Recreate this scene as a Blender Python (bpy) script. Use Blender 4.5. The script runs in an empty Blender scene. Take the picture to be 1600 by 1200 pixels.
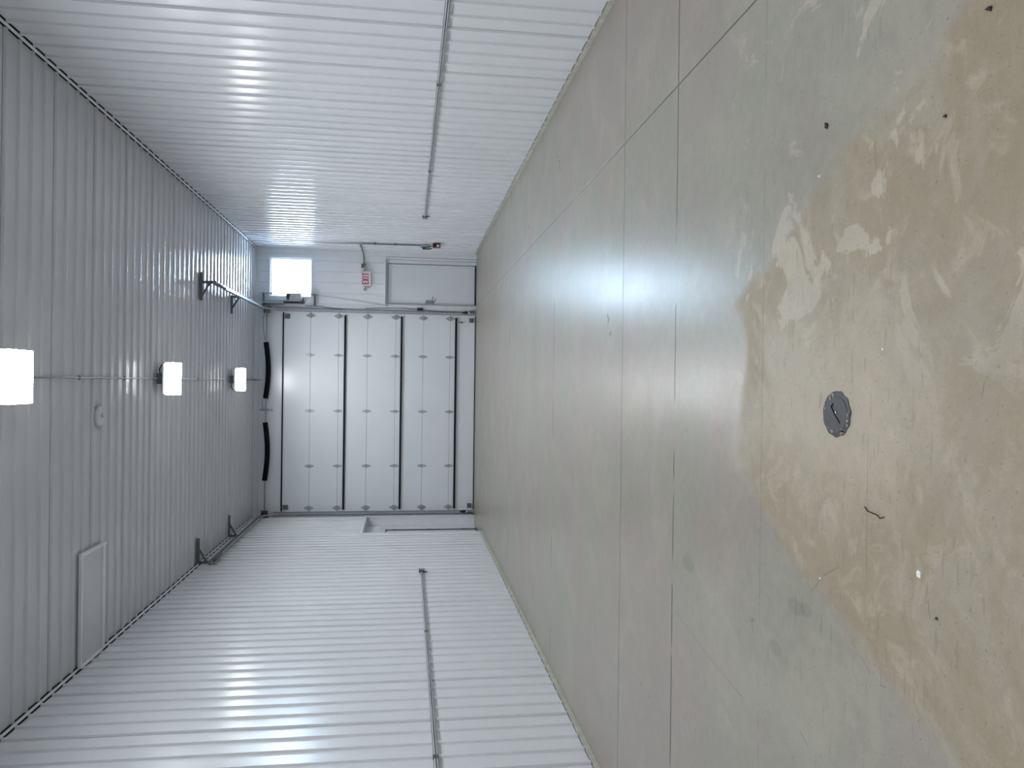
import bpy, bmesh, math, random
from mathutils import Vector, Matrix
random.seed(7)
C = bpy.context.scene.collection
# ---------------------------------------------------------------- camera, world, exposure
CAM_H = 1.6
cd = bpy.data.cameras.new('camera'); cam = bpy.data.objects.new('camera', cd); C.objects.link(cam)
cd.sensor_fit = 'HORIZONTAL'; cd.sensor_width = 36.0; cd.lens = 1184.73 / 1600 * 36
cd.clip_start = 0.05; cd.clip_end = 200
F = Vector((-0.00142562, 0.99062599, -0.13659474))          # looking down the bay, phone held sideways
UP = Vector((0.99992419, 0.00308272, 0.01192078))
RT = Vector((0.01223012, -0.13656739, -0.99055529))
m = Matrix((RT, UP, -F)).transposed().to_4x4(); m.translation = Vector((0, 0, CAM_H))
cam.matrix_world = m
bpy.context.scene.camera = cam
vs = bpy.context.scene.view_settings
vs.view_transform = 'Standard'; vs.look = 'None'; vs.gamma = 1; vs.use_curve_mapping = False
vs.exposure = 0.0
w = bpy.data.worlds.new('sky'); bpy.context.scene.world = w; w.use_nodes = True
bg = w.node_tree.nodes['Background']; bg.inputs[0].default_value = (0.58, 0.79, 1.0, 1); bg.inputs[1].default_value = 54.0
LAMP = 134.0                                                  # radiance of the ceiling light diffusers
LAMP_COL = (0.93, 0.97, 1.0, 1)

# ---------------------------------------------------------------- room numbers (metres)
XL, XR, H, D, Y0 = -3.149, 3.058, 5.082, 18.041, -4.5
PITCH = 0.2375; RIB = 0.021

# ---------------------------------------------------------------- helpers
class MB:
    def __init__(s): s.bm = bmesh.new(); s.mi = 0
    def face(s, pts):
        try: f = s.bm.faces.new([s.bm.verts.new(p) for p in pts]); f.material_index = s.mi; return f
        except ValueError: return None
    def box(s, x0, x1, y0, y1, z0, z1, bev=0):
        vs_ = [s.bm.verts.new((x, y, z)) for z in (z0, z1) for x, y in ((x0, y0), (x1, y0), (x1, y1), (x0, y1))]
        fs = [s.bm.faces.new([vs_[i] for i in q]) for q in ((3, 2, 1, 0), (4, 5, 6, 7), (0, 1, 5, 4), (1, 2, 6, 5), (2, 3, 7, 6), (3, 0, 4, 7))]
        for f in fs: f.material_index = s.mi
        if bev:
            es = list({e for f in fs for e in f.edges})
            r = bmesh.ops.bevel(s.bm, geom=es, offset=bev, segments=2, affect='EDGES', profile=0.7)
            for f in r['faces']: f.material_index = s.mi
        return s
    def prism(s, poly, axis, a, b):
        """poly: 2-D outline in the two other axes (in x,y,z order), extruded along axis from a to b"""
        def P(u, v, t):
            return {0: (t, u, v), 1: (u, t, v), 2: (u, v, t)}[axis]
        A = [s.bm.verts.new(P(u, v, a)) for u, v in poly]; B = [s.bm.verts.new(P(u, v, b)) for u, v in poly]
        n = len(poly); fs = [s.bm.faces.new(A[::-1]), s.bm.faces.new(B)]
        for i in range(n): fs.append(s.bm.faces.new((A[i], A[(i + 1) % n], B[(i + 1) % n], B[i])))
        for f in fs: f.material_index = s.mi
        return s
    def tube(s, pts, r, n=10, radii=None, cap=True):
        pts = [Vector(p) for p in pts]; rings = []; prev = None
        for i, p in enumerate(pts):
            t = (pts[min(i + 1, len(pts) - 1)] - pts[max(i - 1, 0)]).normalized()
            if prev is None:
                a = t.cross(Vector((0, 0, 1)));
                if a.length < 1e-3: a = t.cross(Vector((1, 0, 0)))
            else: a = prev - t * prev.dot(t)
            a.normalize(); prev = a; b = t.cross(a)
            rr = radii[i] if radii else r
            rings.append([s.bm.verts.new(p + a * rr * math.cos(2 * math.pi * k / n) + b * rr * math.sin(2 * math.pi * k / n)) for k in range(n)])
        for A, B in zip(rings, rings[1:]):
            for k in range(n):
                f = s.bm.faces.new((A[k], A[(k + 1) % n], B[(k + 1) % n], B[k])); f.smooth = True; f.material_index = s.mi
        if cap:
            for R_, fl in ((rings[0], 1), (rings[-1], 0)):
                f = s.bm.faces.new(R_[::-1] if fl else R_); f.material_index = s.mi
        return s
    def disc(s, c, r, axis, h, n=32):
        c = Vector(c); d = Vector([(1, 0, 0), (0, 1, 0), (0, 0, 1)][axis]) * h
        return s.tube([c, c + d], r, n)
    def build(s, name, mats, parent=None, struct=False):
        bmesh.ops.recalc_face_normals(s.bm, faces=s.bm.faces[:])
        me = bpy.data.meshes.new(name); s.bm.to_mesh(me); s.bm.free()
        for m_ in (mats if isinstance(mats, (list, tuple)) else [mats]): me.materials.append(m_)
        o = bpy.data.objects.new(name, me); C.objects.link(o)
        if parent:
            o.parent = parent
            o.matrix_parent_inverse = Matrix.Translation(-parent.location) if parent.parent is None else Matrix()
            if parent.type == 'EMPTY': o.matrix_parent_inverse = Matrix.Translation(-parent.location)
        if struct: o['kind'] = 'structure'
        return o
def tag(o, label, cat, group=None):
    o['label'] = label; o['category'] = cat
    if group: o['group'] = group
    return o
def thing(name, label, cat, loc, group=None, struct=False):
    o = bpy.data.objects.new(name, None); o.empty_display_size = 0.1; C.objects.link(o); o.location = loc
    if struct: o['kind'] = 'structure'; o['label'] = label
    else: tag(o, label, cat, group)
    return o
def dup(root, offset, label):
    r = root.copy(); C.objects.link(r); r.location = root.location + Vector(offset); r['label'] = label
    for ch in list(root.children):
        c = ch.copy(); C.objects.link(c); c.parent = r; c.matrix_parent_inverse = ch.matrix_parent_inverse.copy()
        for g in ch.children:
            d = g.copy(); C.objects.link(d); d.parent = c
    return r

# ---------------------------------------------------------------- materials
def mat(name, col, rough=0.5, metal=0.0, spec=0.5, bump=None, var=None, emit=None):
    m_ = bpy.data.materials.new(name); m_.use_nodes = True; nt = m_.node_tree; b = nt.nodes['Principled BSDF']
    b.inputs['Base Color'].default_value = (*col, 1); b.inputs['Roughness'].default_value = rough
    b.inputs['Metallic'].default_value = metal; b.inputs['Specular IOR Level'].default_value = spec
    geo = nt.nodes.new('ShaderNodeNewGeometry')
    if var:
        n = nt.nodes.new('ShaderNodeTexNoise'); n.inputs['Scale'].default_value = var[0]; n.inputs['Detail'].default_value = 5
        nt.links.new(geo.outputs['Position'], n.inputs['Vector'])
        r = nt.nodes.new('ShaderNodeValToRGB'); k = var[1]
        r.color_ramp.elements[0].position = .3; r.color_ramp.elements[1].position = .7
        r.color_ramp.elements[0].color = (*[c * (1 - k) for c in col], 1); r.color_ramp.elements[1].color = (*[min(1, c * (1 + k)) for c in col], 1)
        nt.links.new(n.outputs['Fac'], r.inputs[0]); nt.links.new(r.outputs[0], b.inputs['Base Color'])
    if bump:
        n = nt.nodes.new('ShaderNodeTexNoise'); n.inputs['Scale'].default_value = bump[0]; n.inputs['Detail'].default_value = 2
        nt.links.new(geo.outputs['Position'], n.inputs['Vector'])
        bp = nt.nodes.new('ShaderNodeBump'); bp.inputs['Strength'].default_value = bump[1]; bp.inputs['Distance'].default_value = bump[2]
        nt.links.new(n.outputs['Fac'], bp.inputs['Height']); nt.links.new(bp.outputs[0], b.inputs['Normal'])
    if emit:
        b.inputs['Emission Color'].default_value = emit[0]; b.inputs['Emission Strength'].default_value = emit[1]
    return m_
M = {}
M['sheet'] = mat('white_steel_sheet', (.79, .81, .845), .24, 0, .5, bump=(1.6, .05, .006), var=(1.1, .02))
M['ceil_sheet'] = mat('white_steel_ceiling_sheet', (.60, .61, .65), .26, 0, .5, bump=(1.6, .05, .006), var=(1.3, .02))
M['cavity'] = mat('dark_wall_cavity', (.03, .03, .032), .9, var=(8, .1))
M['trim'] = mat('white_trim', (.78, .80, .835), .35, var=(5, .03))
M['door_skin'] = mat('white_door_skin', (.77, .80, .835), .24, bump=(3, .12, .01), var=(2, .02))
M['leaf'] = mat('white_door_leaf', (.74, .765, .80), .4, var=(2, .03))
M['galv'] = mat('galvanised_steel', (.40, .42, .45), .38, .5, var=(30, .18))
M['galv_dark'] = mat('dull_steel', (.16, .17, .19), .5, .6, var=(24, .2))
M['strut'] = mat('dark_strut_steel', (.008, .010, .015), .6, .0, .2, var=(12, .15))
M['black'] = mat('black_plastic', (.012, .012, .016), .45, var=(20, .2))
M['spring'] = mat('black_oiled_spring', (.003, .004, .007), .6, .0, .15, var=(40, .2))
M['curb'] = mat('pale_concrete_curb', (.52, .52, .46), .8, var=(9, .14), bump=(60, .3, .004))
M['white_plastic'] = mat('white_plastic', (.75, .76, .76), .4, var=(9, .03))
M['grey_plastic'] = mat('grey_plastic', (.36, .36, .38), .5, var=(9, .06))
M['red'] = mat('exit_red', (.42, .015, .035), .45, var=(9, .05))
M['pink'] = mat('exit_face', (.80, .66, .68), .4, var=(9, .03))
M['dark_red'] = mat('dark_red_enamel', (.055, .002, .006), .4, var=(20, .1))
M['green'] = mat('green_rubber', (.01, .20, .09), .5, var=(30, .2))
M['drain'] = mat('dark_grey_plastic', (.030, .031, .038), .5, var=(60, .15))
M['mortar'] = mat('mortar_crust', (.30, .28, .25), .85, var=(90, .35), bump=(120, .6, .004))
M['leafbit'] = mat('dry_leaf', (.045, .035, .025), .8, var=(60, .3))
M['chip'] = mat('white_chip', (.85, .84, .80), .6, var=(60, .06))
M['lamp'] = mat('lit_diffuser', (.9, .9, .9), .5, emit=(LAMP_COL, LAMP))
M['lamp_side'] = mat('glowing_diffuser_rim', (.9, .9, .9), .5, emit=(LAMP_COL, 1.15))
M['lens_grey'] = mat('smoky_lens_plastic', (.40, .43, .40), .3, var=(30, .1))
M['rail'] = mat('bright_galvanised_rail', (.62, .64, .67), .42, .15, var=(30, .08))
M['wire'] = mat('grey_wire', (.20, .21, .23), .5, var=(30, .1))
M['steel'] = mat('satin_steel', (.30, .31, .33), .35, .7, var=(30, .1))
gl = bpy.data.materials.new('window_glass'); gl.use_nodes = True; b = gl.node_tree.nodes['Principled BSDF']
b.inputs['Transmission Weight'].default_value = 1; b.inputs['Roughness'].default_value = 0.02; b.inputs['IOR'].default_value = 1.45
gl_nt = gl.node_tree; tr = gl_nt.nodes.new('ShaderNodeBsdfTransparent'); gs = gl_nt.nodes.new('ShaderNodeBsdfGlossy'); gs.inputs['Roughness'].default_value = .03
mx = gl_nt.nodes.new('ShaderNodeMixShader'); fr = gl_nt.nodes.new('ShaderNodeFresnel'); fr.inputs[0].default_value = 1.45
gl_nt.links.new(fr.outputs[0], mx.inputs[0]); gl_nt.links.new(tr.outputs[0], mx.inputs[1]); gl_nt.links.new(gs.outputs[0], mx.inputs[2])
gl_nt.links.new(mx.outputs[0], gl_nt.nodes['Material Output'].inputs[0])

def floor_material():
    m_ = bpy.data.materials.new('worn_sealed_concrete'); m_.use_nodes = True; nt = m_.node_tree; N = nt.nodes; L = nt.links
    b = N['Principled BSDF']; geo = N.new('ShaderNodeNewGeometry'); pos = geo.outputs['Position']
    sep = N.new('ShaderNodeSeparateXYZ'); L.new(pos, sep.inputs[0]); X, Y = sep.outputs[0], sep.outputs[1]
    def mth(op, a, b_=None, c=None, clamp=False):
        n = N.new('ShaderNodeMath'); n.operation = op; n.use_clamp = clamp
        for i, v in enumerate((a, b_, c)):
            if v is None: continue
            if isinstance(v, (int, float)): n.inputs[i].default_value = v
            else: L.new(v, n.inputs[i])
        return n.outputs[0]
    def noise(scale, detail=4, rough=.55, dist=0, off=(0, 0, 0), sc=(1, 1, 1)):
        mp = N.new('ShaderNodeMapping'); mp.inputs['Location'].default_value = off; mp.inputs['Scale'].default_value = sc; L.new(pos, mp.inputs[0])
        n = N.new('ShaderNodeTexNoise'); n.inputs['Scale'].default_value = scale; n.inputs['Detail'].default_value = detail
        n.inputs['Roughness'].default_value = rough; n.inputs['Distortion'].default_value = dist; L.new(mp.outputs[0], n.inputs[0]); return n.outputs['Fac']
    def ss(v, a, b_):
        n = N.new('ShaderNodeMapRange'); n.interpolation_type = 'SMOOTHSTEP'; n.inputs['From Min'].default_value = a; n.inputs['From Max'].default_value = b_
        L.new(v, n.inputs[0]); return n.outputs[0]
    def mix(f, a, b_, mode='MIX'):
        n = N.new('ShaderNodeMix'); n.data_type = 'RGBA'; n.blend_type = mode
        for i, v in ((0, f), (6, a), (7, b_)):
            if isinstance(v, (int, float)): n.inputs[i].default_value = v
            elif isinstance(v, tuple): n.inputs[i].default_value = (*v, 1)
            else: L.new(v, n.inputs[i])
        return n.outputs[2]
    big = noise(.55, 5, .6, .3); mid = noise(1.9, 6, .6, .5, (3, 7, 0)); fine = noise(14, 6, .65, 0, (1, 2, 0)); grit = noise(120, 3, .6)
    stre = noise(2.4, 5, .6, .2, (5, 1, 0), (1, .55, 1))
    grey, mauve, olive, pale = (.318, .308, .252), (.338, .294, .256), (.322, .268, .188), (.455, .395, .305)
    col = mix(ss(big, .42, .58), grey, mauve)
    # brown worn-through area between the camera and the second joint
    bx = mth('MULTIPLY', mth('MAXIMUM', mth('SUBTRACT', mth('ABSOLUTE', X), .4), 0.0), 2.0)
    edge = mth('ADD', mth('ADD', mth('MULTIPLY', mid, .8), mth('MULTIPLY', big, .5)), bx)
    worn = mth('SUBTRACT', 1.0, ss(mth('ADD', Y, edge), 4.06, 4.22))
    col = mix(worn, col, olive)
    # sandy halo round the drain
    dx = mth('SUBTRACT', X, -.05); dy = mth('SUBTRACT', Y, 2.68)
    dist = mth('SQRT', mth('ADD', mth('MULTIPLY', dx, dx), mth('MULTIPLY', mth('MULTIPLY', dy, dy), .6)))
    halo = mth('SUBTRACT', 1.0, ss(mth('ADD', dist, mth('MULTIPLY', mid, .8)), .62, .95))
    col = mix(mth('MULTIPLY', halo, .75), col, pale)
    # peeled sealer islands with sharp edges
    pn = noise(2.3, 9, .62, .9, (11, 4, 0))
    zone = mth('MULTIPLY', ss(X, -.15, .35), mth('SUBTRACT', 1.0, ss(Y, 3.3, 3.8)))
    peel = mth('MULTIPLY', ss(pn, .565, .60), zone)
    pn2 = noise(5.5, 9, .68, 1.0, (2, 9, 0)); peel2 = mth('MULTIPLY', mth('MULTIPLY', ss(pn2, .50, .66), worn), .55)
    lt = noise(1.7, 7, .62, .5, (31, 12, 0)); col = mix(mth('MULTIPLY', ss(lt, .48, .64), .45), col, (.405, .372, .305))
    col = mix(mth('MULTIPLY', peel, .5), col, (.56, .51, .42)); col = mix(peel2, col, pale)
    dk = noise(1.3, 6, .6, .4, (20, 3, 0)); col = mix(mth('MULTIPLY', ss(dk, .5, .68), .35), col, (.29, .27, .215))
    col = mix(.45, col, mix(stre, (.42, .42, .42), (.60, .60, .60)), 'OVERLAY')
    col = mix(.62, col, mix(fine, (.36, .36, .36), (.64, .64, .64)), 'OVERLAY')
    col = mix(.32, col, mix(grit, (.3, .3, .3), (.7, .7, .7)), 'OVERLAY')
    spk = noise(75, 1, .5, 0, (4, 4, 0)); col = mix(mth('MULTIPLY', ss(spk, .70, .74), .5), col, (.12, .11, .10))
    # scuffs
    sc = noise(7, 3, .5, 0, (1, 1, 0), (1, 6, 1)); sc2 = noise(.9, 2, .5, 0, (8, 8, 0))
    col = mix(mth('MULTIPLY', mth('MULTIPLY', ss(sc, .62, .66), ss(sc2, .45, .6)), .30), col, (.17, .155, .14))
    # shoe-print ovals
    for (px, py, rx, ry) in ((-1.02, 4.15, .05, .10), (-.91, 2.94, .035, .075), (-.90, 2.86, .03, .05), (-1.14, 3.11, .035, .06)):
        ex = mth('DIVIDE', mth('SUBTRACT', X, px), rx); ey = mth('DIVIDE', mth('SUBTRACT', Y, py), ry)
        e = mth('SUBTRACT', 1.0, ss(mth('ADD', mth('MULTIPLY', ex, ex), mth('MULTIPLY', ey, ey)), .5, 1.2))
        col = mix(mth('MULTIPLY', e, .28), col, (.14, .135, .125))
    # scratches left by dragged things
    sm = None
    for (ax, ay, bx_, by_) in [(-1.351, 4.348, -1.444, 3.814), (-1.444, 3.814, -1.487, 3.427), (-0.806, 2.81, -0.733, 2.741), (-0.733, 2.741, -0.672, 2.633), (-0.955, 2.485, -0.99, 2.429), (-1.622, 3.583, -1.662, 3.544), (-0.881, 2.1, -0.902, 2.08), (-1.405, 2.894, -1.433, 2.833), (-0.654, 4.163, -0.785, 4.042), (0.017, 1.923, -0.026, 1.931), (-1.009, 2.374, -1.005, 2.343), (-0.659, 2.142, -0.706, 2.132)]:
        l2 = (bx_ - ax) ** 2 + (by_ - ay) ** 2
        px, py = mth('SUBTRACT', X, ax), mth('SUBTRACT', Y, ay)
        t = mth('DIVIDE', mth('ADD', mth('MULTIPLY', px, bx_ - ax), mth('MULTIPLY', py, by_ - ay)), l2, clamp=True)
        qx, qy = mth('SUBTRACT', px, mth('MULTIPLY', t, bx_ - ax)), mth('SUBTRACT', py, mth('MULTIPLY', t, by_ - ay))
        d = mth('SQRT', mth('ADD', mth('MULTIPLY', qx, qx), mth('MULTIPLY', qy, qy)))
        k = mth('SUBTRACT', 1.0, ss(d, .0012, .0042)); sm = k if sm is None else mth('MAXIMUM', sm, k)
    col = mix(mth('MULTIPLY', mth('MULTIPLY', sm, ss(fine, .35, .5)), .5), col, (.12, .11, .10))
    # joints: (position, half width, strength, broken)
    jm = None; wob = mth('SUBTRACT', noise(9, 2, .5, 0, (3, 2, 0)), .5); brk = noise(1.4, 3, .6, 0, (7, 5, 0), (1, 4, 1))
    for (v, p0, hw, st, br) in ((Y, 5.539, .008, .8, 0), (X, 1.81, .0065, .85, 0), (Y, 8.247, .020, .6, 1), (Y, 4.402, .011, .75, 1), (Y, 3.263, .003, .4, 1), (Y, 11.92, .03, .5, 1), (Y, 2.46, .003, .25, 2)):
        jn = mth('MULTIPLY', wob, .006 if br else .0015)
        d = mth('ABSOLUTE', mth('SUBTRACT', mth('ADD', v, jn), p0)); k = mth('MULTIPLY', mth('SUBTRACT', 1.0, ss(d, hw * .5, hw)), st)
        if br: k = mth('MULTIPLY', k, ss(brk, .46 if br == 1 else .52, .52 if br == 1 else .6))
        jm = k if jm is None else mth('MAXIMUM', jm, k)
    col = mix(jm, col, (.035, .033, .03))
    L.new(col, b.inputs['Base Color'])
    ro = mth('ADD', .31, mth('MULTIPLY', worn, .25)); ro = mth('ADD', ro, mth('MULTIPLY', mth('SUBTRACT', fine, .5), .10)); ro = mth('MAXIMUM', mth('ADD', ro, mth('MULTIPLY', mth('SUBTRACT', mid, .5), .14)), .25)
    L.new(ro, b.inputs['Roughness']); b.inputs['Specular IOR Level'].default_value = .5
    bp = N.new('ShaderNodeBump'); bp.inputs['Strength'].default_value = .35; bp.inputs['Distance'].default_value = .004
    L.new(mth('ADD', mth('ADD', mth('MULTIPLY', fine, .4), mth('MULTIPLY', grit, .08)), mth('MULTIPLY', jm, -1.2)), bp.inputs['Height']); L.new(bp.outputs[0], b.inputs['Normal'])
    return m_
M['floor'] = floor_material()

# ---------------------------------------------------------------- ribbed sheets
def profile(s0, s1, phase, pitch, seam_phase=None, seam_every=4, base=.021, top=.014, sw=.007):
    pts = [(s0, 0.0)]; k = math.floor((s0 - phase) / pitch) - 1
    while True:
        c = phase + k * pitch; k += 1
        if c > s1 + pitch: break
        seg = [(c - base, 0), (c - top, RIB), (c + top, RIB), (c + base, 0)]
        if seam_phase is not None:
            q = (c - seam_phase) / (pitch * seam_every)
            if abs(q - round(q)) < .02: seg = [(c - base - sw - .0005, 0), (c - base - sw, -.016), (c - base - .0005, -.016)] + seg
        for s, o in seg:
            if s0 < s < s1: pts.append((s, o))
    last = pts[-1][1]
    pts.append((s1, last if last > 0 else 0.0)); return pts
def sheet(mb, prof, a, b, P):
    """P(s, t, off) -> world point"""
    A = [mb.bm.verts.new(P(s, a, o)) for s, o in prof]; B = [mb.bm.verts.new(P(s, b, o)) for s, o in prof]
    for i in range(len(prof) - 1):
        if prof[i][1] < -.01 and prof[i + 1][1] < -.01: continue      # open lap between two sheets
        f = mb.bm.faces.new((A[i], A[i + 1], B[i + 1], B[i])); f.material_index = 0

GAP = 0.055; TOP = H - 0.042
# right wall
mb = MB(); sheet(mb, profile(Y0, D, 7.279, PITCH, 7.279 + PITCH), GAP, TOP, lambda s, t, o: (XR - o, s, t))
mb.mi = 1; mb.box(XR + .02, XR + .14, Y0, D + .2, 0, H + .1)
mb.build('wall_right', [M['sheet'], M['cavity']], struct=True)
# left wall with the opening of the recess
RY0, RY1, RZ = 15.90, 17.85, 2.495
mb = MB(); Pl = lambda s, t, o: (XL + o, s, t)
for (a, b_, z0, z1) in ((Y0, RY0, GAP, TOP), (RY0, RY1, RZ, TOP), (RY1, D, GAP, TOP)):
    sheet(mb, profile(a, b_, 8.040, PITCH, 8.040), z0, z1, Pl)
mb.mi = 1; mb.box(XL - .14, XL - .02, Y0, RY0 - .02, 0, H + .1); mb.box(XL - .14, XL - .02, RY0 - .02, RY1 + .02, RZ + .02, H + .1); mb.box(XL - .14, XL - .02, RY1 + .02, D + .2, 0, H + .1)
mb.build('wall_left', [M['sheet'], M['cavity']], struct=True)
# ceiling
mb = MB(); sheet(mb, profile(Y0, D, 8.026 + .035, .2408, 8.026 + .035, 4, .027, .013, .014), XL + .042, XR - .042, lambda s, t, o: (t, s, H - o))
mb.mi = 1; mb.box(XL - .1, XR + .1, Y0 - .1, D + .2, H + .02, H + .14)
mb.build('ceiling', [M['ceil_sheet'], M['cavity']], struct=True)
# end wall behind the camera
mb = MB(); sheet(mb, profile(XL, XR, 0, PITCH), 0.0, H, lambda s, t, o: (s, Y0 + o, t)); mb.mi = 1; mb.box(XL, XR, Y0 - .14, Y0 - .02, 0, H)
mb.build('wall_front', [M['sheet'], M['cavity']], struct=True)
# floor
mb = MB(); mb.box(XL - .5, XR + .1, Y0 - .1, D + 1.5, -.2, 0); mb.build('floor', M['floor'], struct=True)

RX = XL - .215
# far wall: window hole, side door hole, overhead door hole
DX0, DX1, DZ = -3.03, 1.575, 4.46          # overhead door
WX0, WX1, WZ0, WZ1 = 1.83, 2.865, 3.80, 4.80  # window
PX0, PX1, PZ = 1.80, 2.87, 2.135           # side door
mb = MB(); Pb = lambda s, t, o: (s, D - o * .6, t)
for (a, b_, z0, z1) in ((DX1 + .05, PX0, 0, WZ0), (PX0, PX1, PZ, WZ0), (PX1, XR, 0, WZ0), (DX1 + .05, WX0, WZ0, WZ1), (WX1, XR, WZ0, WZ1), (DX1 + .05, XR, WZ1, H)):
    sheet(mb, profile(a, b_, 2.76, .2475), z0, z1, Pb)
mb.box(XL, DX1 + .05, D - .001, D + .015, DZ + .005, H)   # smooth header over the overhead door
mb.box(XL, DX0 - .0, D - .001, D + .015, 0, DZ + .005)
mb.box(DX1, DX1 + .05, D - .001, D + .015, 0, DZ + .005)
mb.mi = 1
for (a, b_, z0, z1) in ((XL - .1, DX0 - .02, 0, H + .1), (DX0 - .02, DX1 + .02, DZ + .02, H + .1), (DX1 + .02, PX0 - .0, 0, H + .1), (PX0, WX0, PZ, WZ0), (PX0, WX0, WZ0, H + .1), (WX0, WX1, PZ, WZ0), (WX0, WX1, WZ1, H + .1), (WX1, PX1 + .0, PZ, H + .1), (PX1, XR + .1, 0, H + .1)):
    mb.box(a, b_, D + .02, D + .2, z0, z1)
mb.build('wall_back', [M['sheet'], M['cavity']], struct=True)
mb = MB(); mb.box(PX0 - .1, PX1 + .1, D + .185, D + .25, 0, PZ + .1); mb.box(DX0 - .1, DX1 + .1, D + .1, D + .2, 0, DZ + .1); mb.box(RX - .16, RX - .10, RY0 - .1, D + .2, -.05, RZ + .12); mb.box(RX - .16, XL - .02, D - .1, D + .2, -.05, RZ + .12); mb.box(RX - .16, XL - .1, RY0 - .12, RY0 - .03, -.05, RZ + .12); mb.box(RX - .16, XL - .1, RY0 - .12, D + .2, RZ + .03, RZ + .12); mb.build('light_leak_block', M['cavity'], struct=True)  # unseen boxes added behind doors and recess to stop sky light leaking in

# base curbs
mb = MB(); mb.box(XR - .012, XR + .1, Y0, D, 0, .046, .004); mb.build('baseboard_right', M['curb'], struct=True)
mb = MB(); mb.box(XL - .1, XL + .012, Y0, RY0, 0, .046, .004); mb.build('baseboard_left', M['curb'], struct=True)
# J-trim along the wall and ceiling joints
def jtrim(name, x, sg):
    mb = MB(); e = .024
    mb.box(min(x - sg * e, x - sg * (e + .0025)), max(x - sg * e, x - sg * (e + .0025)), Y0, D, H - e - .018, H - e)
    mb.box(min(x - sg * e, x - sg * (e + .018)), max(x - sg * e, x - sg * (e + .018)), Y0, D, H - e - .0025, H - e)
    mb.build(name, M['trim'], struct=True)
jtrim('trim_1', XR, 1); jtrim('trim_2', XL, -1)
# trims on the far wall: corner flat, top strips
mb = MB(); mb.box(XR - .13, XR - .0, D - .022, D - .012, 0, H - .02); mb.build('trim_3', M['trim'], struct=True)
mb = MB(); mb.box(XL, XR, D - .026, D - .014, H - .07, H); mb.build('trim_4', M['trim'], struct=True)
mb = MB(); mb.box(XL, DX1 + .05, D - .03, D - .004, 4.945, 4.965); mb.build('trim_5', M['trim'], struct=True)
mb = MB(); mb.box(XL + .02, XL + .10, D - .022, D - .002, 0, DZ); mb.build('trim_6', M['trim'], struct=True)
mb = MB(); mb.box(DX1 + .02, PX0 - .05, D - .024, D - .0115, 0, DZ + .2); mb.build('trim_7', M['trim'], struct=True)

# ---------------------------------------------------------------- recess in the left wall, with its door
RX = XL - .215
r = thing('wall_recess', '', '', (RX, 17, 0), struct=True); r['label'] = 'white lined recess in the left wall beside the overhead door'
mb = MB(); mb.box(RX - .1, XL + .004, RY1, RY1 + .02, 0, RZ); mb.box(RX - .1, XL + .004, RY0 - .02, RY0, 0, RZ); mb.box(RX - .1, XL + .004, RY0 - .02, RY1 + .02, RZ, RZ + .02); mb.build('recess_lining', M['trim'], r)
mb = MB(); mb.box(RX - .10, RX, RY0, RY1, 2.12, RZ); mb.box(RX - .10, RX, 17.47, RY1, 0, 2.12); mb.box(RX - .10, RX, RY0, 16.30, 0, 2.12); mb.build('recess_back', M['trim'], r)
mb = MB(); mb.box(RX + .002, RX + .03, 16.34, 17.62, 2.16, 2.44); mb.build('header_panel', M['trim'], r)
for cx_ in (RX + .002, XL - .03):
    mb = MB(); mb.box(cx_, cx_ + .022, RY1 - .012, RY1 - .001, 0, RZ - .002); mb.build('corner_strip', M['leaf'], r)
mb = MB()
for y in (RY0 - .035, RY1 - .0): mb.box(XL + .001, XL + .024, y, y + .035, 0 if y > 16 else .0, RZ + .03)
mb.box(XL + .001, XL + .026, RY0 - .035, RY1 + .035, RZ - .005, RZ + .035); mb.build('recess_trim', M['trim'], r)
d3 = thing('door_3', 'white flush door set in the recess of the left wall', 'door', (RX, 16.9, 0), struct=True)
mb = MB(); mb.box(RX - .02, RX + .018, 17.40, 17.47, 0, 2.12); mb.box(RX - .02, RX + .018, 16.30, 16.37, 0, 2.12); mb.box(RX - .02, RX + .018, 16.30, 17.47, 2.055, 2.12); mb.build('door_frame', M['trim'], d3)
mb = MB(); mb.box(RX - .06, RX - .012, 16.375, 17.392, .02, 2.05); lf = mb.build('door_leaf', M['leaf'], d3)
for z in (.28, 1.07, 1.86):
    mb = MB(); mb.tube([(RX + .004, 17.395, z - .05), (RX + .004, 17.395, z + .05)], .009, 10); mb.build('hinge', M['steel'], d3)
mb = MB(); mb.box(RX - .011, RX + .004, 17.365, 17.399, .02, 2.054); mb.box(RX - .011, RX + .004, 16.371, 17.365, 2.030, 2.054); mb.build('gap_shade_strip', M['black'], d3)  # shade of the gap round the leaf, put in as a black strip
mb = MB(); mb.box(RX - .06, RX + .03, 16.37, 17.40, 0, .018); mb.build('threshold', M['black'], d3)

# ---------------------------------------------------------------- window
w1 = thing('window_1', 'square white framed window high on the far wall', 'window', ((WX0 + WX1) / 2, D, WZ0), struct=True)
mb = MB(); t = .045
mb.box(WX0, WX0 + .10, D - .02, D + .18, WZ0, WZ1); mb.box(WX1 - t, WX1, D - .02, D + .18, WZ0, WZ1)
mb.box(WX0 + .10, WX1 - t, D - .02, D + .18, WZ0, WZ0 + .03); mb.box(WX0 + .10, WX1 - t, D - .02, D + .18, WZ1 - .05, WZ1); mb.build('window_frame', M['trim'], w1)
mb = MB(); x0, x1, z0, z1 = WX0 + .1, WX1 - t, WZ0 + .03, WZ1 - .05
mb.box(x0, x0 + .025, D + .05, D + .08, z0, z1); mb.box(x1 - .025, x1, D + .05, D + .08, z0, z1); mb.box(x0 + .025, x1 - .025, D + .05, D + .08, z0, z0 + .02); mb.box(x0 + .025, x1 - .025, D + .05, D + .08, z1 - .02, z1); mb.build('sash', M['white_plastic'], w1)
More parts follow.
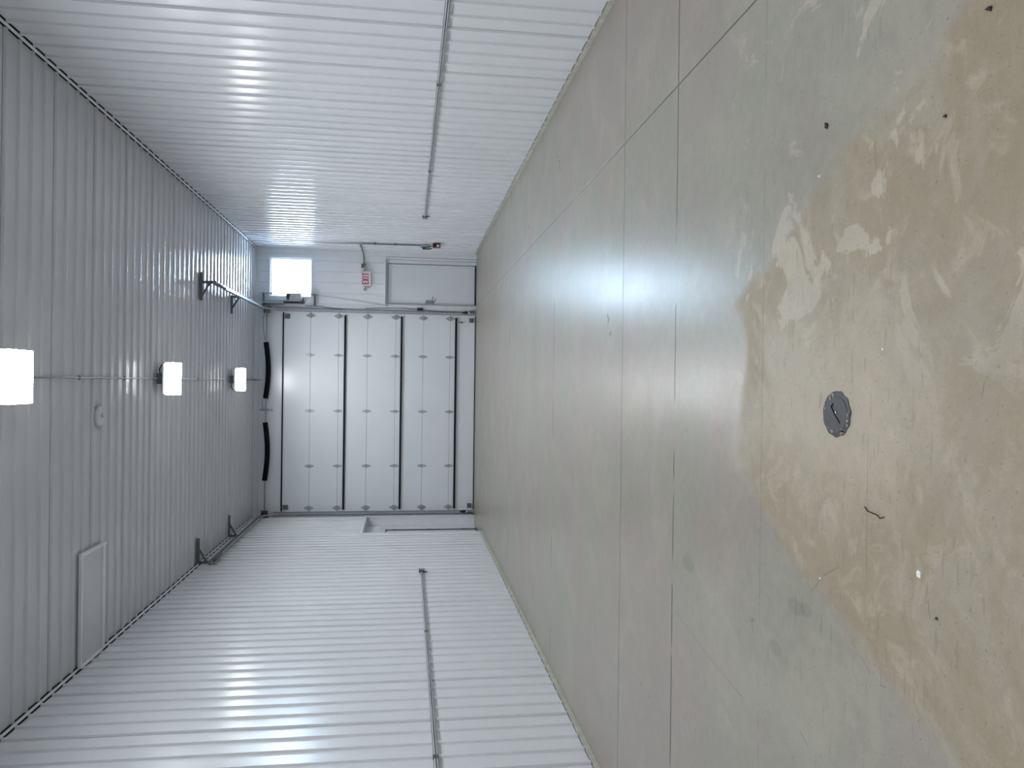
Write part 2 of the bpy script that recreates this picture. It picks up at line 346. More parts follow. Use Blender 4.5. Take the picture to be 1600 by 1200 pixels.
mb = MB(); mb.box(x0 + .02, x1 - .02, D + .062, D + .068, z0 + .015, z1 - .015); mb.build('pane', gl, w1)

# ---------------------------------------------------------------- side door
d2 = thing('door_2', 'white flush side door under the exit sign on the far wall', 'door', ((PX0 + PX1) / 2, D, 0), struct=True)
mb = MB(); mb.box(PX0 - .045, PX0, D - .028, D + .19, 0, PZ + .03); mb.box(PX1, PX1 + .045, D - .028, D + .19, 0, PZ + .03); mb.box(PX0, PX1, D - .028, D + .19, PZ, PZ + .03); mb.build('casing', M['trim'], d2)
mb = MB(); mb.box(PX0 + .002, PX0 + .045, D + .07, D + .19, 0, PZ - .002); mb.box(PX1 - .080, PX1 - .002, D + .035, D + .19, 0, PZ - .002); mb.box(PX0 + .045, PX1 - .080, D + .07, D + .19, PZ - .045, PZ - .002); mb.build('door_frame', M['leaf'], d2)
mb = MB(); mb.box(PX0 + .052, PX1 - .094, D + .095, D + .135, .035, PZ - .058); mb.build('door_leaf', M['leaf'], d2)
mb = MB(); mb.box(PX1 - .093, PX1 - .0805, D + .10, D + .13, .035, PZ - .046); mb.box(PX0 + .0455, PX1 - .081, D + .10, D + .13, PZ - .0575, PZ - .0455); mb.build('gap_shade_strip', M['black'], d2)  # black strips painting the shaded gap beside and above the leaf
mb = MB(); mb.box(PX0 + .046, PX1 - .081, D + .03, D + .18, 0, .030); mb.build('threshold', M['black'], d2)
for z in (.26, 1.07, 1.88):
    mb = MB(); mb.tube([(PX1 - .087, D + .088, z - .055), (PX1 - .087, D + .088, z + .055)], .014, 10); mb.build('hinge', M['steel'], d2)
mb = MB(); mb.box(1.862, 1.935, D + .078, D + .0945, .99, 1.20, .004); lk = mb.build('lock_plate', M['steel'], d2)
mb = MB(); mb.tube([(1.90, D + .085, 1.04), (1.90, D + .03, 1.04), (1.93, D + .02, 1.04), (2.02, D + .02, 1.03)], .010, 10); mb.build('lever_handle', M['steel'], d2)
mb = MB(); mb.tube([(1.92, D + .095, .975), (1.92, D + .045, .975), (1.99, D + .04, .97)], .006, 8); mb.build('latch', M['steel'], d2)

# ---------------------------------------------------------------- overhead door
d1 = thing('door_1', 'wide white sectional overhead door filling the far wall', 'door', ((DX0 + DX1) / 2, D, 0), struct=True)
ROWS = [0.02, .608, 1.243, 1.886, 2.537, 3.196, 3.835, 4.44]
for k in range(7):
    z0, z1 = ROWS[k] + .0015, ROWS[k + 1] - .0015
    yf = D + .012
    prof = [(yf + .045, z0), (yf + .006, z0), (yf, z0 + .006), (yf, z1 - .006), (yf + .006, z1), (yf + .045, z1)]
    mb = MB(); mb.prism(prof, 0, DX0 - .01, DX1 + .01)
    s = mb.build('door_section', M['door_skin'], d1)
mb = MB(); mb.box(DX0 - .01, DX1 + .01, D + .010, D + .05, 0.0, .0205); mb.build('bottom_seal', M['black'], d1)
for z, h in ((4.450, .024), (3.05, .044), (1.751, .044), (.472, .044)):
    mb = MB(); y = D + .012
    mb.prism([(y, z + h / 2), (y - .045, z + h / 2), (y - .045, z - h / 2), (y, z - h / 2), (y, z - h / 2 + .003), (y - .042, z - h / 2 + .003), (y - .042, z + h / 2 - .003), (y, z + h / 2 - .003)], 0, DX0 + .03, DX1 - .05)
    mb.build('door_strut', M['strut'], d1)
HX = [1.505, .592, -.704, -1.985, -2.96]
for z in ROWS[1:-1]:
    for i, x in enumerate(HX):
        mb = MB(); y = D + .011; side = i in (0, 4)
        W, Hh = (.055, .105) if side else (.040, .105)
        mb.prism([(x - W, z - .018), (x - .012, z - Hh), (x + .012, z - Hh), (x + W, z - .018), (x + W, z + .018), (x + .012, z + Hh), (x - .012, z + Hh), (x - W, z + .018)], 1, y - .004, y)
        mb.tube([(x - W * .8, y - .010, z), (x + W * .8, y - .010, z)], .010, 8)
        if side:
            sx = 1 if i == 0 else -1
            mb.tube([(x, y - .03, z), (x + sx * .10, y - .03, z)], .006, 8); mb.box(x - .02, x + .02, y - .045, y - .004, z - .02, z + .02)
        mb.build('hinge', M['galv'], d1)
for x in (1.47, -2.93):
    for z0, z1 in ((4.30, 4.42), (.06, .16)):
        mb = MB(); mb.box(x - .05, x + .05, D - .03, D + .011, z0, z1, .004); mb.box(x - .03, x + .03, D - .05, D - .03, z0 + .03, z1 - .03); mb.build('corner_bracket', M['galv_dark'], d1)
mb = MB()
for sx in (1.43,): mb.box(sx - .006, sx + .0, D - .035, D + .011, .30, .50)
mb.box(1.40, 1.44, D - .03, D + .010, .33, .36); mb.build('lift_handle', M['galv_dark'], d1)

# ---------------------------------------------------------------- door tracks (one each side)
def track(x, sg, label, yend, zt):
    """x: line of the track; sg=+1 right side, -1 left side"""
    t_ = thing('door_track', label, 'door track', (x, D - .05, 0), 'steel tracks of the overhead door')
    # vertical angle fixed to the wall
    mb = MB(); a, b_ = sorted((x - sg * .035, x + sg * .055)); mb.box(a, b_, D - .032, D - .0265, 0, 4.62)
    a, b_ = sorted((x + sg * .0, x + sg * .005)); mb.box(a, b_, D - .10, D - .032, 0, 4.62); mb.build('wall_angle', M['galv'], t_)
    # U-shaped track swept up the wall, round the bend and along under the ceiling
    path = [(D - .085, 0.05)] + [(D - .085, 4.2)]
    R_ = .42; cy, cz = D - .085 - R_, zt - R_
    path = [(D - .085, 0.03), (D - .085, cz)] + [(cy + R_ * math.cos(a_), cz + R_ * math.sin(a_)) for a_ in [math.pi / 2 * k / 10 for k in range(1, 10)]] + [(cy, zt), (yend, zt)]
    mb = MB(); sec = [(-.022, -.028), (.022, -.028), (.022, .028), (-.022, .028)]
    # section: back plate and two lips
    def sweep(off_x0, off_x1, n0, n1):
        rings = []
        for i, (y, z) in enumerate(path):
            p0, p1 = path[max(i - 1, 0)], path[min(i + 1, len(path) - 1)]
            ty, tz = p1[0] - p0[0], p1[1] - p0[1]; l = math.hypot(ty, tz); ty /= l; tz /= l; ny, nz = -tz, ty
            rings.append([mb.bm.verts.new((x + sg * ox, y + ny * nn, z + nz * nn)) for ox, nn in ((off_x0, n0), (off_x1, n0), (off_x1, n1), (off_x0, n1))])
        for A, B in zip(rings, rings[1:]):
            for k in range(4): mb.bm.faces.new((A[k], A[(k + 1) % 4], B[(k + 1) % 4], B[k]))
        mb.bm.faces.new(rings[0][::-1]); mb.bm.faces.new(rings[-1])
    sweep(.020, .024, -.03, .03); sweep(-.022, .022, .026, .030); sweep(-.022, .022, -.030, -.026)
    mb.build('roller_track', M['galv'], t_)
    mb = MB(); a, b_ = sorted((x - sg * .0, x + sg * .045)); mb.box(a, b_, yend - .02, cy + .1, zt + .03, zt + .036); a, b_ = sorted((x + sg * .041, x + sg * .045)); mb.box(a, b_, yend - .02, cy + .1, zt - .01, zt + .03); mb.build('track_angle', M['galv'], t_)
    for z in (.55, 1.25, 1.95, 2.65, 3.35, 4.05):
        mb = MB(); a, b_ = sorted((x - sg * .01, x + sg * .03)); mb.box(a, b_, D - .06, D - .03, z - .025, z + .025); mb.tube([(x + sg * .03, D - .033, z), (x + sg * .03, D - .042, z)], .012, 8); mb.build('track_bracket', M['galv_dark'], t_)
    # hangers from the ceiling
    for hy, px0, px1, brace in ((13.31, x - sg * .30 if sg > 0 else x - sg * .40, x + sg * .17 if sg > 0 else x + sg * .02, 1), (15.53, x - sg * .33 if sg > 0 else x - sg * .40, x + sg * .03, 1)):
        mb = MB(); a, b_ = sorted((px0, px1)); zc = H - RIB
        mb.box(a, b_, hy - .02, hy + .045, zc - .005, zc); mb.box(a, b_, hy - .02, hy - .015, zc - .045, zc - .005)
        mb.box(*sorted((x - sg * .015, x + sg * .030)), hy - .006, hy - .001, zt + .02, zc - .005); mb.box(*sorted((x + sg * .026, x + sg * .030)), hy - .006, hy + .035, zt + .02, zc - .005)
        q = Vector((x - sg * .24, hy - .012, zc - .02)); e = Vector((x + sg * .0, hy - .012, zt + .06)); dv = Vector((0, .004, 0)); n_ = Vector((.7, 0, .7 * sg)) * .018
        vsb = [q - n_ - dv, q + n_ - dv, e + n_ - dv, e - n_ - dv, q - n_ + dv, q + n_ + dv, e + n_ + dv, e - n_ + dv]
        V = [mb.bm.verts.new(p) for p in vsb]
        for f in ((0, 1, 2, 3), (7, 6, 5, 4), (0, 4, 5, 1), (1, 5, 6, 2), (2, 6, 7, 3), (3, 7, 4, 0)): mb.bm.faces.new([V[i] for i in f])
        mb.build('track_hanger', M['galv_dark'], t_)
    mb = MB(); mb.tube([(x - sg * .02, yend + .03, zt - .05), (x - sg * .02, yend + .50, zt - .06)], .022, 12); mb.box(x - .02, x + .02, yend + .05, yend + .09, zt - .04, zt - .02); mb.build('bumper_spring', M['galv_dark'], t_)
    return t_
track(1.62, 1, 'galvanised steel track up the right edge of the overhead door', 13.35, 4.84)
track(-3.07, -1, 'galvanised steel track up the left edge of the overhead door', 13.30, 4.84)

# ---------------------------------------------------------------- torsion springs and shaft
SY = D - .16
sh = thing('torsion_assembly', 'steel shaft with two sagging black springs above the overhead door', 'door springs', (-.7, SY, 4.80))
mb = MB(); mb.tube([(-3.05, SY, 4.795), (1.60, SY, 4.795)], .0125, 12); mb.build('shaft', M['galv'], sh)
mb = MB(); mb.disc((-3.09, SY, 4.795), .075, 0, .10, 24); mb.disc((-3.10, SY, 4.795), .09, 0, .02, 24); mb.box(-3.13, -3.10, SY - .05, D - .001, 4.72, 4.87); mb.build('cable_drum', M['black'], sh)
mb = MB(); mb.disc((1.53, SY, 4.795), .075, 0, .09, 24); mb.disc((1.62, SY, 4.795), .088, 0, .02, 24); mb.box(1.655, 1.68, SY - .05, D - .012, 4.72, 4.90); mb.build('cable_drum', M['galv_dark'], sh)
mb = MB(); mb.box(-.71, -.66, D - .035, D - .004, 4.66, 4.94); mb.box(-.70, -.67, SY - .03, D - .03, 4.765, 4.83); mb.disc((-.71, SY, 4.795), .035, 0, .05, 20)
mb.build('centre_bracket', M['galv'], sh)
mb = MB(); mb.tube([(-.46, SY - .03, 4.86), (-.60, SY - .04, 4.86), (-.66, SY - .04, 4.83), (-.70, SY - .04, 4.79)], .010, 8); mb.build('winding_hook', M['galv'], sh)
mb = MB(); mb.tube([(1.55, SY - .05, 4.82), (1.4, SY - .06, 4.86), (1.15, SY - .06, 4.855), (1.0, SY - .05, 4.83), (.9, SY - .03, 4.81)], .007, 8); mb.build('lift_cable', M['wire'], sh)
def spring(x0, x1):
    n = 150; pts = []; rad = []
    for i in range(n + 1):
        u = i / n; x = x0 + (x1 - x0) * u; sag = .055 * math.sin(math.pi * u)
        pts.append((x, SY - .004, 4.800 - sag)); rad.append(.060 if i % 2 else .0545)
    mb = MB(); mb.tube(pts, .06, 16, rad); t_ = mb.build('torsion_spring', M['spring'], sh)
    for x in (x0, x1):
        mb = MB(); s_ = .02 if x == x0 else -.02; mb.tube([(x - s_, SY, 4.797), (x + s_ * .1, SY, 4.797)], .048, 16); mb.build('winding_cone', M['galv_dark'], t_)
spring(.86, -.42); spring(-.97, -2.29)

# ---------------------------------------------------------------- door operator beside the window
op = thing('door_operator', 'pale grey motor box of the overhead door below the window edge', 'door opener', (1.88, D - .12, 4.0))
mb = MB(); mb.box(1.80, 1.985, D - .26, D - .05, 4.03, 4.36, .012); mb.build('motor_housing', M['grey_plastic'], op)
mb = MB(); mb.tube([(1.92, D - .27, 4.315), (1.92, D - .15, 4.315)], .045, 20); mb.box(1.83, 1.97, D - .263, D - .24, 4.285, 4.34, .01); mb.build('sprocket_cover', M['black'], op)
mb = MB(); mb.box(1.765, 1.80, D - .22, D - .03, 3.98, 4.42); mb.build('mounting_plate', M['black'], op)
mb = MB(); mb.tube([(1.87, D - .24, 3.98), (1.80, D - .24, 3.975)], .012, 8); mb.build('release_lever', M['black'], op)
mb = MB(); mb.tube([(1.975, D - .17, 4.88), (1.975, D - .17, 3.78)], .008, 8); mb.build('long_rod', M['galv'], op)
mb = MB(); mb.box(1.66, 1.99, D - .19, D - .02, 4.875, 4.89); mb.box(1.74, 1.755, D - .19, D - .02, 4.42, 4.88); mb.build('upper_arm', M['galv_dark'], op)
mb = MB(); mb.box(1.72, 1.99, D - .19, D - .02, 3.735, 3.75); mb.build('lower_arm', M['galv_dark'], op)
for z in (4.70, 3.79):
    mb = MB(); mb.box(1.955, 1.995, D - .19, D - .02, z - .03, z + .03, .006); mb.build('rod_bearing', M['steel'], op)
mb = MB(); mb.tube([(1.98, D - .05, 3.75), (1.93, D - .04, 3.3), (1.86, D - .035, 2.7), (1.79, D - .035, 2.25), (1.77, D - .035, 2.05)], .005, 6)
mb.build('pull_cord', M['wire'], op)
mb = MB(); mb.tube([(1.72, D - .05, 3.98), (1.715, D - .045, 3.6), (1.68, D - .04, 3.3), (1.665, D - .04, 3.1)], .007, 8); mb.build('power_cord', M['wire'], op)
# slide lock box and photo eye beside the track
lb = thing('lock_switch', 'small black switch box between the side door and track', 'switch', (1.70, D - .05, 1.27))
mb = MB(); mb.box(1.675, 1.735, D - .075, D - .024, 1.255, 1.395, .004); mb.build('case', M['black'], lb)
mb = MB(); mb.tube([(1.70, D - .045, 1.255), (1.68, D - .05, 1.1), (1.66, D - .075, .8), (1.655, D - .11, .5), (1.655, D - .12, .33)], .006, 8); mb.build('cord', M['black'], lb)
mb = MB(); mb.tube([(1.71, D - .035, 1.395), (1.715, D - .035, 1.6), (1.73, D - .03, 1.7), (1.72, D - .03, 2.1), (1.70, D - .03, 2.6)], .007, 8); mb.build('feed_cord', M['galv_dark'], lb)
def eye(x, sg, label):
    t_ = thing('photo_eye', label, 'sensor', (x, D - .13, .2), 'door sensors near the floor')
    mb = MB(); mb.prism([(x - .02, .20), (x + .02, .20), (x + .035, .24), (x + .01, .34), (x - .01, .34), (x - .035, .24)], 1, D - .17, D - .12); mb.build('sensor_case', M['black'], t_)
    mb = MB(); mb.box(x - .015, x + .015, D - .18, D - .12, .165, .20); mb.build('lens', M['white_plastic'], t_)
    mb = MB(); mb.box(*sorted((x - .01, x + sg * .045)), D - .125, D - .05, .05, .17); mb.build('sensor_bracket', M['galv_dark'], t_)
eye(1.645, 1, 'black and white sensor low on the right door track')
eye(-3.05, -1, 'black and white sensor low on the left door track')

# ---------------------------------------------------------------- exit sign
ex = thing('exit_sign', 'white exit sign with red letters above the side door', 'exit sign', (2.39, D - .05, 2.5))
mb = MB(); mb.box(2.215, 2.56, D - .075, D - .016, 2.475, 2.70, .006); mb.build('housing', M['white_plastic'], ex)
mb = MB(); mb.box(2.235, 2.54, D - .0775, D - .074, 2.505, 2.69); mb.build('face_plate', M['pink'], ex)
lx = 2.258; lw = .050; st = .019; y0, y1 = D - .080, D - .077; zb, zt = 2.522, 2.672
def letter(fn):
    mb = MB(); fn(mb); mb.build('letter', M['red'], ex)
def E_(mb):
    mb.box(lx, lx + st, y0, y1, zb, zt)
    for z in (zb, (zb + zt) / 2 - st / 2, zt - st): mb.box(lx + st, lx + lw, y0, y1, z, z + st)
def X_(mb):
    a = lx + .070
    for p, q in (((a, zb), (a + lw + .01, zt)), ((a + lw + .01, zb), (a, zt))):
        mb.prism([(p[0] - st * .6, p[1]), (p[0] + st * .6, p[1]), (q[0] + st * .6, q[1]), (q[0] - st * .6, q[1])], 1, y0, y1)
def I_(mb): mb.box(lx + .157, lx + .157 + st, y0, y1, zb, zt)
def T_(mb): a = lx + .200; mb.box(a, a + lw + .01, y0, y1, zt - st, zt); mb.box(a + lw / 2 - st / 2 + .005, a + lw / 2 + st / 2 + .005, y0, y1, zb, zt - st)
for f_ in (E_, X_, I_, T_): letter(f_)
for x, sg in ((2.60, 1), (2.16, -1)):
    mb = MB(); mb.tube([(x - sg * .045, D - .045, 2.62), (x + sg * .005, D - .06, 2.62)], .012, 10)
    mb.tube([(x, D - .05, 2.62), (x + sg * .02, D - .10, 2.605), (x + sg * .025, D - .125, 2.598)], .035, 16, [.022, .038, .042]); mb.build('lamp_head', M['lens_grey'], ex)
cb = thing('conduit_box', 'small grey conduit box on the wall right of the exit sign', 'junction box', (2.68, D - .03, 2.6))
mb = MB(); mb.box(2.64, 2.74, D - .055, D - .014, 2.60, 2.70, .004); mb.build('box', M['galv_dark'], cb)
cn = thing('conduit', 'bent grey conduit from exit sign round corner down right wall', 'conduit', (2.95, D - .04, 2.6))
mb = MB(); XC = XR - .035
mb.tube([(2.74, D - .032, 2.64), (2.90, D - .034, 2.645), (2.94, D - .04, 2.65), (XC - .02, D - .13, 2.66), (XC, D - .22, 2.665)], .013, 10)
mb.tube([(XC, D - .22, 2.665), (XC, 17.15, 2.675), (XC, 17.02, 2.66), (XC, 16.98, 2.60), (XC, 16.97, 2.4), (XC, 16.93, 1.36)], .013, 10); mb.build('pipe', M['galv_dark'], cn)
mb = MB(); mb.tube([(XC, 16.985, 2.62), (XC, 17.02, 3.3), (XC, 17.08, 4.2), (XC, 17.12, 5.0)], .010, 10); mb.build('upper_pipe', M['galv'], cn)
for z in (1.9, 2.35):
    mb = MB(); mb.box(XC - .018, XR - .001, 16.93, 17.0, z - .012, z + .012); mb.build('strap', M['galv_dark'], cn)
# wall box with cord and red enclosure below
sb = thing('switch_box', 'grey switch box with green cord coiled over it', 'switch box', (XR - .06, 16.85, 1.2))
mb = MB(); mb.box(XR - .085, XR - RIB, 16.82, 16.98, 1.23, 1.36, .005); mb.build('box', M['galv'], sb)
mb = MB(); mb.box(XR - .095, XR - .085, 16.84, 16.96, 1.25, 1.34, .003); mb.build('cover', M['steel'], sb)
pts = []
for i in range(70):
    a_ = i / 69 * 2 * math.pi * 4.2; rr = .055 + .012 * math.sin(i * .9)
    pts.append((XR - .08 - .02 * math.sin(i * .37), 16.86 + rr * math.cos(a_) * .9, 1.19 + rr * 1.2 * math.sin(a_)))
mb = MB(); mb.tube(pts, .014, 8); mb.build('cord', M['green'], sb)
mb = MB(); mb.tube([(XR - .095, 16.86, 1.28), (XR - .13, 16.84, 1.22), (XR - .12, 16.83, 1.12), (XR - .10, 16.86, 1.10)], .012, 8); mb.box(XR - .14, XR - .09, 16.82, 16.87, 1.255, 1.30, .006); mb.build('plug', M['black'], sb)
mb = MB(); mb.box(XR - .11, XR - .085, 16.88, 16.93, 1.17, 1.215, .003); mb.build('tag', M['white_plastic'], sb)
rb = thing('red_box', 'dark red metal box with white label on the right wall', 'alarm box', (XR - .05, 16.8, .93))
mb = MB(); mb.box(XR - .10, XR - RIB, 16.70, 16.86, .92, 1.085, .006); mb.build('box', M['dark_red'], rb)
mb = MB(); mb.box(XR - .1015, XR - .0995, 16.715, 16.755, .945, 1.0); mb.box(XR - .09, XR - .05, 16.698, 16.7005, .945, 1.0); mb.build('label', M['white_plastic'], rb)

# ---------------------------------------------------------------- wall rails
def rail(x, sg, y0, y1, yend, zc, label):
    """x wall plane, sg +1 for right wall"""
    t_ = thing('wall_rail', label, 'wall rail', (x, y1, zc), 'slotted steel rails on the side walls')
    a = x - sg * RIB; b_ = a - sg * .016
    def bx(x0, x1, z0, z1, mb): mb.box(*sorted((x0, x1)), y0, y1, z0, z1)
    mb = MB(); bx(a, a - sg * .003, zc - .017, zc + .019, mb); bx(a, b_, zc + .016, zc + .019, mb); bx(a, b_, zc - .017, zc - .014, mb)
    bx(b_ + sg * .003, b_, zc + .004, zc + .019, mb); bx(b_ + sg * .003, b_, zc - .017, zc - .005, mb); mb.build('channel', M['rail'], t_)
    mb = MB(); bx(a - sg * .0035, a - sg * .009, zc - .006, zc + .006, mb); mb.build('slot_shade', M['black'], t_)  # black strip gives the slot its inner shade by colour
    y = y1 - 3.0
    while y > y0 + .3:
        mb = MB(); mb.box(*sorted((b_ - sg * .004, a)), y - .03, y + .03, zc - .022, zc + .024); mb.tube([(b_ - sg * .004, y, zc + .01), (b_ - sg * .012, y, zc + .01)], .008, 8); mb.build('splice_clip', M['galv_dark'], t_); y -= 3.2
    mb = MB(); mb.box(*sorted((b_ - sg * .006, a)), y1, y1 + .006, zc - .09, zc + .05)
    mb.box(*sorted((b_ - sg * .004, a)), y1, y1 + .10, zc - .045, zc + .045)
    for z in (-.035, 0, .035): mb.tube([(b_ - sg * .004, y1 + .07, zc + z), (b_ - sg * .03, y1 + .09, zc + z)], .010, 8)
    mb.build('end_bracket', M['galv_dark'], t_)
rail(XR, 1, 1.0, 13.95, 14, 1.318, 'slotted steel rail along the right wall at waist height')
rail(XL, -1, 1.0, 12.52, 12.6, 1.330, 'slotted steel rail along the left wall at waist height')

# ---------------------------------------------------------------- ceiling: lights, conduit, detector, hatch
GL = 'square lit ceiling lights along the conduit'
ln = thing('ceiling_light', 'square lit ceiling light nearest the overhead door', 'ceiling light', (0, 15.56, H - RIB), GL)
ly = 15.56; T = H - RIB
mb = MB(); mb.box(-.205, .205, ly - .205, ly + .205, 4.925, 4.95, .008); mb.build('housing', M['white_plastic'], ln)
mb = MB(); mb.prism([(-.228, 4.82), (.228, 4.82), (.228, 4.90), (.205, 4.925), (-.205, 4.925), (-.228, 4.90)], 1, ly - .22, ly + .22); mb.build('diffuser_rim', M['lamp_side'], ln)
mb = MB(); mb.box(-.222, .222, ly - .215, ly + .215, 4.814, 4.8195); mb.build('diffuser', M['lamp'], ln)
mb = MB(); mb.tube([(0, ly, 4.95), (0, ly, 5.0)], .05, 20); mb.build('stem', M['white_plastic'], ln)
mb = MB(); mb.box(-.075, .075, ly - .075, ly + .075, 5.0, T, .01); mb.build('junction_box', M['galv_dark'], ln)
mb = MB(); mb.tube([(-.07, ly - .02, 5.03), (-.13, ly - .05, 5.035), (-.19, ly - .06, 5.0), (-.215, ly - .06, 4.96), (-.19, ly - .06, 4.94)], .008, 8); mb.build('power_cord', M['black'], ln)
for yy, lab in ((11.21, 'square lit ceiling light in the middle of the ceiling conduit run'), (6.86, 'large bright square ceiling light nearest the camera'), (2.51, 'square lit ceiling light above the floor drain'), (-1.84, 'square lit ceiling light at the near end of the bay')):
    c_ = dup(ln, (0, yy - ly, 0), lab)
    if yy == 11.21:
        for ch in c_.children:
            if ch.name.startswith('power_cord'): ch.scale = (-1, 1, 1)
mb = MB(); mb.tube([(0, Y0 + .3, T - .010), (0, D - .03, T - .010)], .0095, 10); co = thing('ceiling_conduit', 'straight grey conduit running down the middle of the ceiling', 'conduit', (0, 7, T)); mb.build('pipe', M['wire'], co)
mb = MB(); mb.box(-.03, .03, D - .06, D - .012, 4.86, 4.93, .004); mb.build('end_fitting', M['white_plastic'], co); 
mb = MB(); mb.tube([(0, D - .03, T - .012), (0, D - .03, 4.93)], .012, 8); mb.build('drop_pipe', M['galv'], co)
for y in (5, 8.6, 9.9, 13.2, 16.8):
    mb = MB(); mb.box(-.022, .022, y - .008, y + .008, T - .022, T); mb.build('strap', M['wire'], co)
sd = thing('smoke_detector', 'round white disc detector on the ceiling between the lights', 'detector', (-.435, 9.14, T))
mb = MB(); mb.tube([(-.435, 9.14, T), (-.435, 9.14, T - .012), (-.435, 9.14, T - .03), (-.435, 9.14, T - .034)], .115, 40, [.118, .118, .108, .095]); mb.build('disc', M['ceil_sheet'], sd)
mb = MB(); mb.tube([(-.425, 9.17, T - .032), (-.425, 9.17, T - .05)], .025, 20); mb.build('nub', M['ceil_sheet'], sd)
ht = thing('ceiling_hatch', 'rectangular white access hatch in the ceiling by left wall', 'hatch', (-2.5, 9.0, T))
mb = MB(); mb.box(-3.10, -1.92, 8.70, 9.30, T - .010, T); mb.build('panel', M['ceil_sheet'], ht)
mb = MB(); mb.box(-1.925, -1.89, 8.66, 9.34, T - .034, T); mb.box(-3.12, -1.925, 9.26, 9.33, T - .026, T - .001); mb.box(-3.12, -1.925, 8.66, 8.685, T - .034, T - .001); mb.box(-3.125, -3.10, 8.685, 9.26, T - .034, T - .001); mb.build('frame', M['trim'], ht)

# ---------------------------------------------------------------- floor drain
dr = thing('floor_drain', 'round dark grey floor drain cover with a slot, set in concrete', 'drain', (-.102, 2.655, 0))
cx, cy = -.102, 2.655
def ringpts(r0, n=48, jit=0): return [(cx + (r0 + jit * math.sin(3.1 * k) * math.cos(1.7 * k)) * math.cos(2 * math.pi * k / n), cy + (r0 + jit * math.sin(3.1 * k) * math.cos(1.7 * k)) * 1.06 * math.sin(2 * math.pi * k / n)) for k in range(n)]
def annulus(mb, A, B, za, zb):
    a = [mb.bm.verts.new((*p, za)) for p in A]; b_ = [mb.bm.verts.new((*p, zb)) for p in B]; n = len(a)
    for k in range(n): mb.bm.faces.new((a[k], a[(k + 1) % n], b_[(k + 1) % n], b_[k]))
mb = MB(); annulus(mb, ringpts(.086, jit=.003), ringpts(.086, jit=.003), .0005, .003); annulus(mb, ringpts(.086, jit=.003), ringpts(.070), .003, .004); mb.build('rim', M['drain'], dr)
# cover plate with a stepped slot cut through it
import mathutils
slot = [(-.028, .030), (-.002, .006), (-.004, -.004), (.020, -.030), (.034, -.018), (.012, .006), (.006, .012), (-.016, .036)]
ang = math.radians(100)
def rot(p):
    return (cx - .0 + p[0] * math.cos(0) , cy + p[1])
sl = [(cx - .004 - p[0] * -1.0 * -1, cy - .002 + p[1]) for p in slot]
sl = [(cx - p[0] * -1, cy + p[1]) for p in [(.026, .036), (.042, .022), (.018, -.004), (.008, -.014), (-.018, -.038), (-.036, -.026), (-.012, .0), (-.002, .012)]]
n = 48; outer = ringpts(.069); mb = MB(); bm = mb.bm
ov = [bm.verts.new((*p, .005)) for p in outer]; iv = [bm.verts.new((*p, .005)) for p in sl]
es = [bm.edges.new((ov[k], ov[(k + 1) % n])) for k in range(n)] + [bm.edges.new((iv[k], iv[(k + 1) % len(sl)])) for k in range(len(sl))]
bmesh.ops.triangle_fill(bm, use_beauty=True, use_dissolve=False, edges=es)
ib = [bm.verts.new((*p, -.0)) for p in sl]
for k in range(len(sl)): bm.faces.new((iv[k], iv[(k + 1) % len(sl)], ib[(k + 1) % len(sl)], ib[k]))
mb.build('cover', M['drain'], dr)
mb = MB(); mb.prism(sl, 2, .0008, .0014); mb.build('slot_void', M['black'], dr)
mb = MB()
for k in range(26):
    a_ = random.choice([random.uniform(.2, 1.6), random.uniform(1.9, 4.6), random.uniform(4.4, 5.0)]); rr = random.uniform(.070, .083); s_ = random.uniform(.003, .008)
    x_, y_ = cx + rr * math.cos(a_), cy + rr * 1.05 * math.sin(a_)
    mb.prism([(x_ + s_ * math.cos(t_) * random.uniform(.6, 1.3), y_ + s_ * math.sin(t_) * random.uniform(.6, 1.3)) for t_ in (0, 1.1, 2.3, 3.4, 4.5, 5.5)], 2, .002, .006)
o = mb.build('mortar_crumbs', M['mortar'], dr); o['kind'] = 'stuff'
mb = MB(); mb.disc((cx + .006, cy + .003, .001), .0045, 2, .003, 12); mb.build('screw', M['galv'], dr)

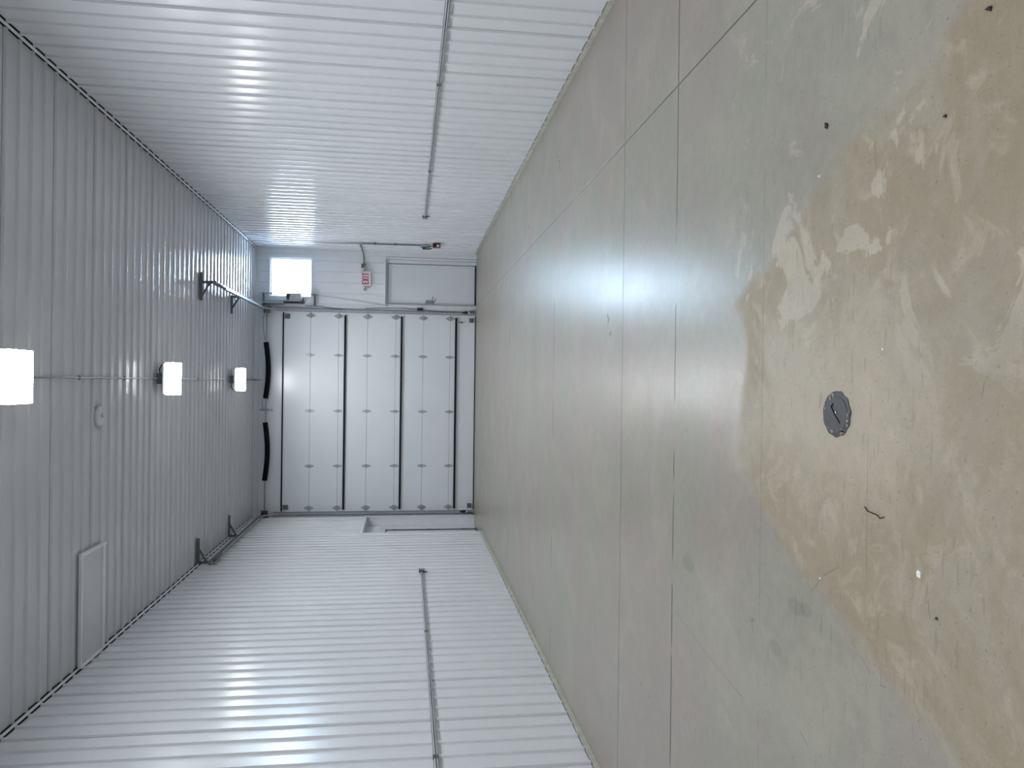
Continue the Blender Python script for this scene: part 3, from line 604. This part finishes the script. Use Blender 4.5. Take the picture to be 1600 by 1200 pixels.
# ---------------------------------------------------------------- litter on the floor
def bit(name, label, cat, mat_, x, y, pts, h=.004, group=None):
    mb = MB(); A = [mb.bm.verts.new((x + a, y + b_, .0005 + h * (.3 + .7 * abs(math.sin(i * 1.7))))) for i, (a, b_) in enumerate(pts)]
    B = [mb.bm.verts.new((x + a, y + b_, .0002)) for a, b_ in pts]; nn = len(pts)
    mb.bm.faces.new(A); mb.bm.faces.new(B[::-1])
    for k in range(nn): mb.bm.faces.new((A[k], A[(k + 1) % nn], B[(k + 1) % nn], B[k]))
    tag(mb.build(name, mat_), label, cat, group)
bit('leaf_fragment', 'dark leaf fragment on the grey floor left of the pale patches', 'leaf', M['leafbit'], 1.01, 2.75, [(-.012, -.004), (0, -.012), (.010, -.008), (.016, .004), (.006, .006), (-.006, .004)], .008, 'dry litter on the floor')
bit('leaf_fragment', 'dark curled leaf fragment at the lower right of the floor', 'leaf', M['leafbit'], 1.06, 1.92, [(-.008, -.006), (.004, -.010), (.009, 0), (.003, .009), (-.003, .002)], .010, 'dry litter on the floor')
bit('leaf_fragment', 'tiny dark leaf crumb on the olive floor stain', 'leaf', M['leafbit'], .82, 2.09, [(-.006, -.003), (.004, -.005), (.007, .003), (0, .006)], .007, 'dry litter on the floor')
bit('leaf_fragment', 'tiny dark crumb beside the floor scratches on left', 'leaf', M['leafbit'], -.70, 2.10, [(-.004, -.003), (.004, -.004), (.005, .003), (-.002, .005)], .005, 'dry litter on the floor')
bit('paint_chip', 'white square chip lying on the olive floor', 'chip', M['chip'], -.585, 2.184, [(-.012, -.008), (.009, -.010), (.012, .006), (.002, .010), (-.010, .008)], .003)
bit('white_crumb', 'small white crumb near the dark curved scuff', 'crumb', M['chip'], -.745, 2.755, [(-.004, -.004), (.005, -.003), (.004, .005), (-.003, .004)], .003, 'white crumbs on the floor')
bit('white_crumb', 'small white crumb in the middle of the grey damp patch', 'crumb', M['chip'], .83, 2.80, [(-.004, -.004), (.005, -.003), (.004, .005), (-.003, .004)], .003, 'white crumbs on the floor')
bit('white_crumb', 'small white crumb above the drain cover', 'crumb', M['chip'], .13, 2.38, [(-.004, -.004), (.005, -.003), (.004, .005), (-.003, .004)], .003, 'white crumbs on the floor')
mb = MB(); mb.tube([(-.42, 2.47, .003), (-.432, 2.45, .006), (-.435, 2.42, .004), (-.437, 2.395, .005), (-.445, 2.38, .004), (-.437, 2.36, .003)], .0018, 6)
tag(mb.build('twig', M['leafbit']), 'thin dark twig on the floor below the drain', 'twig')
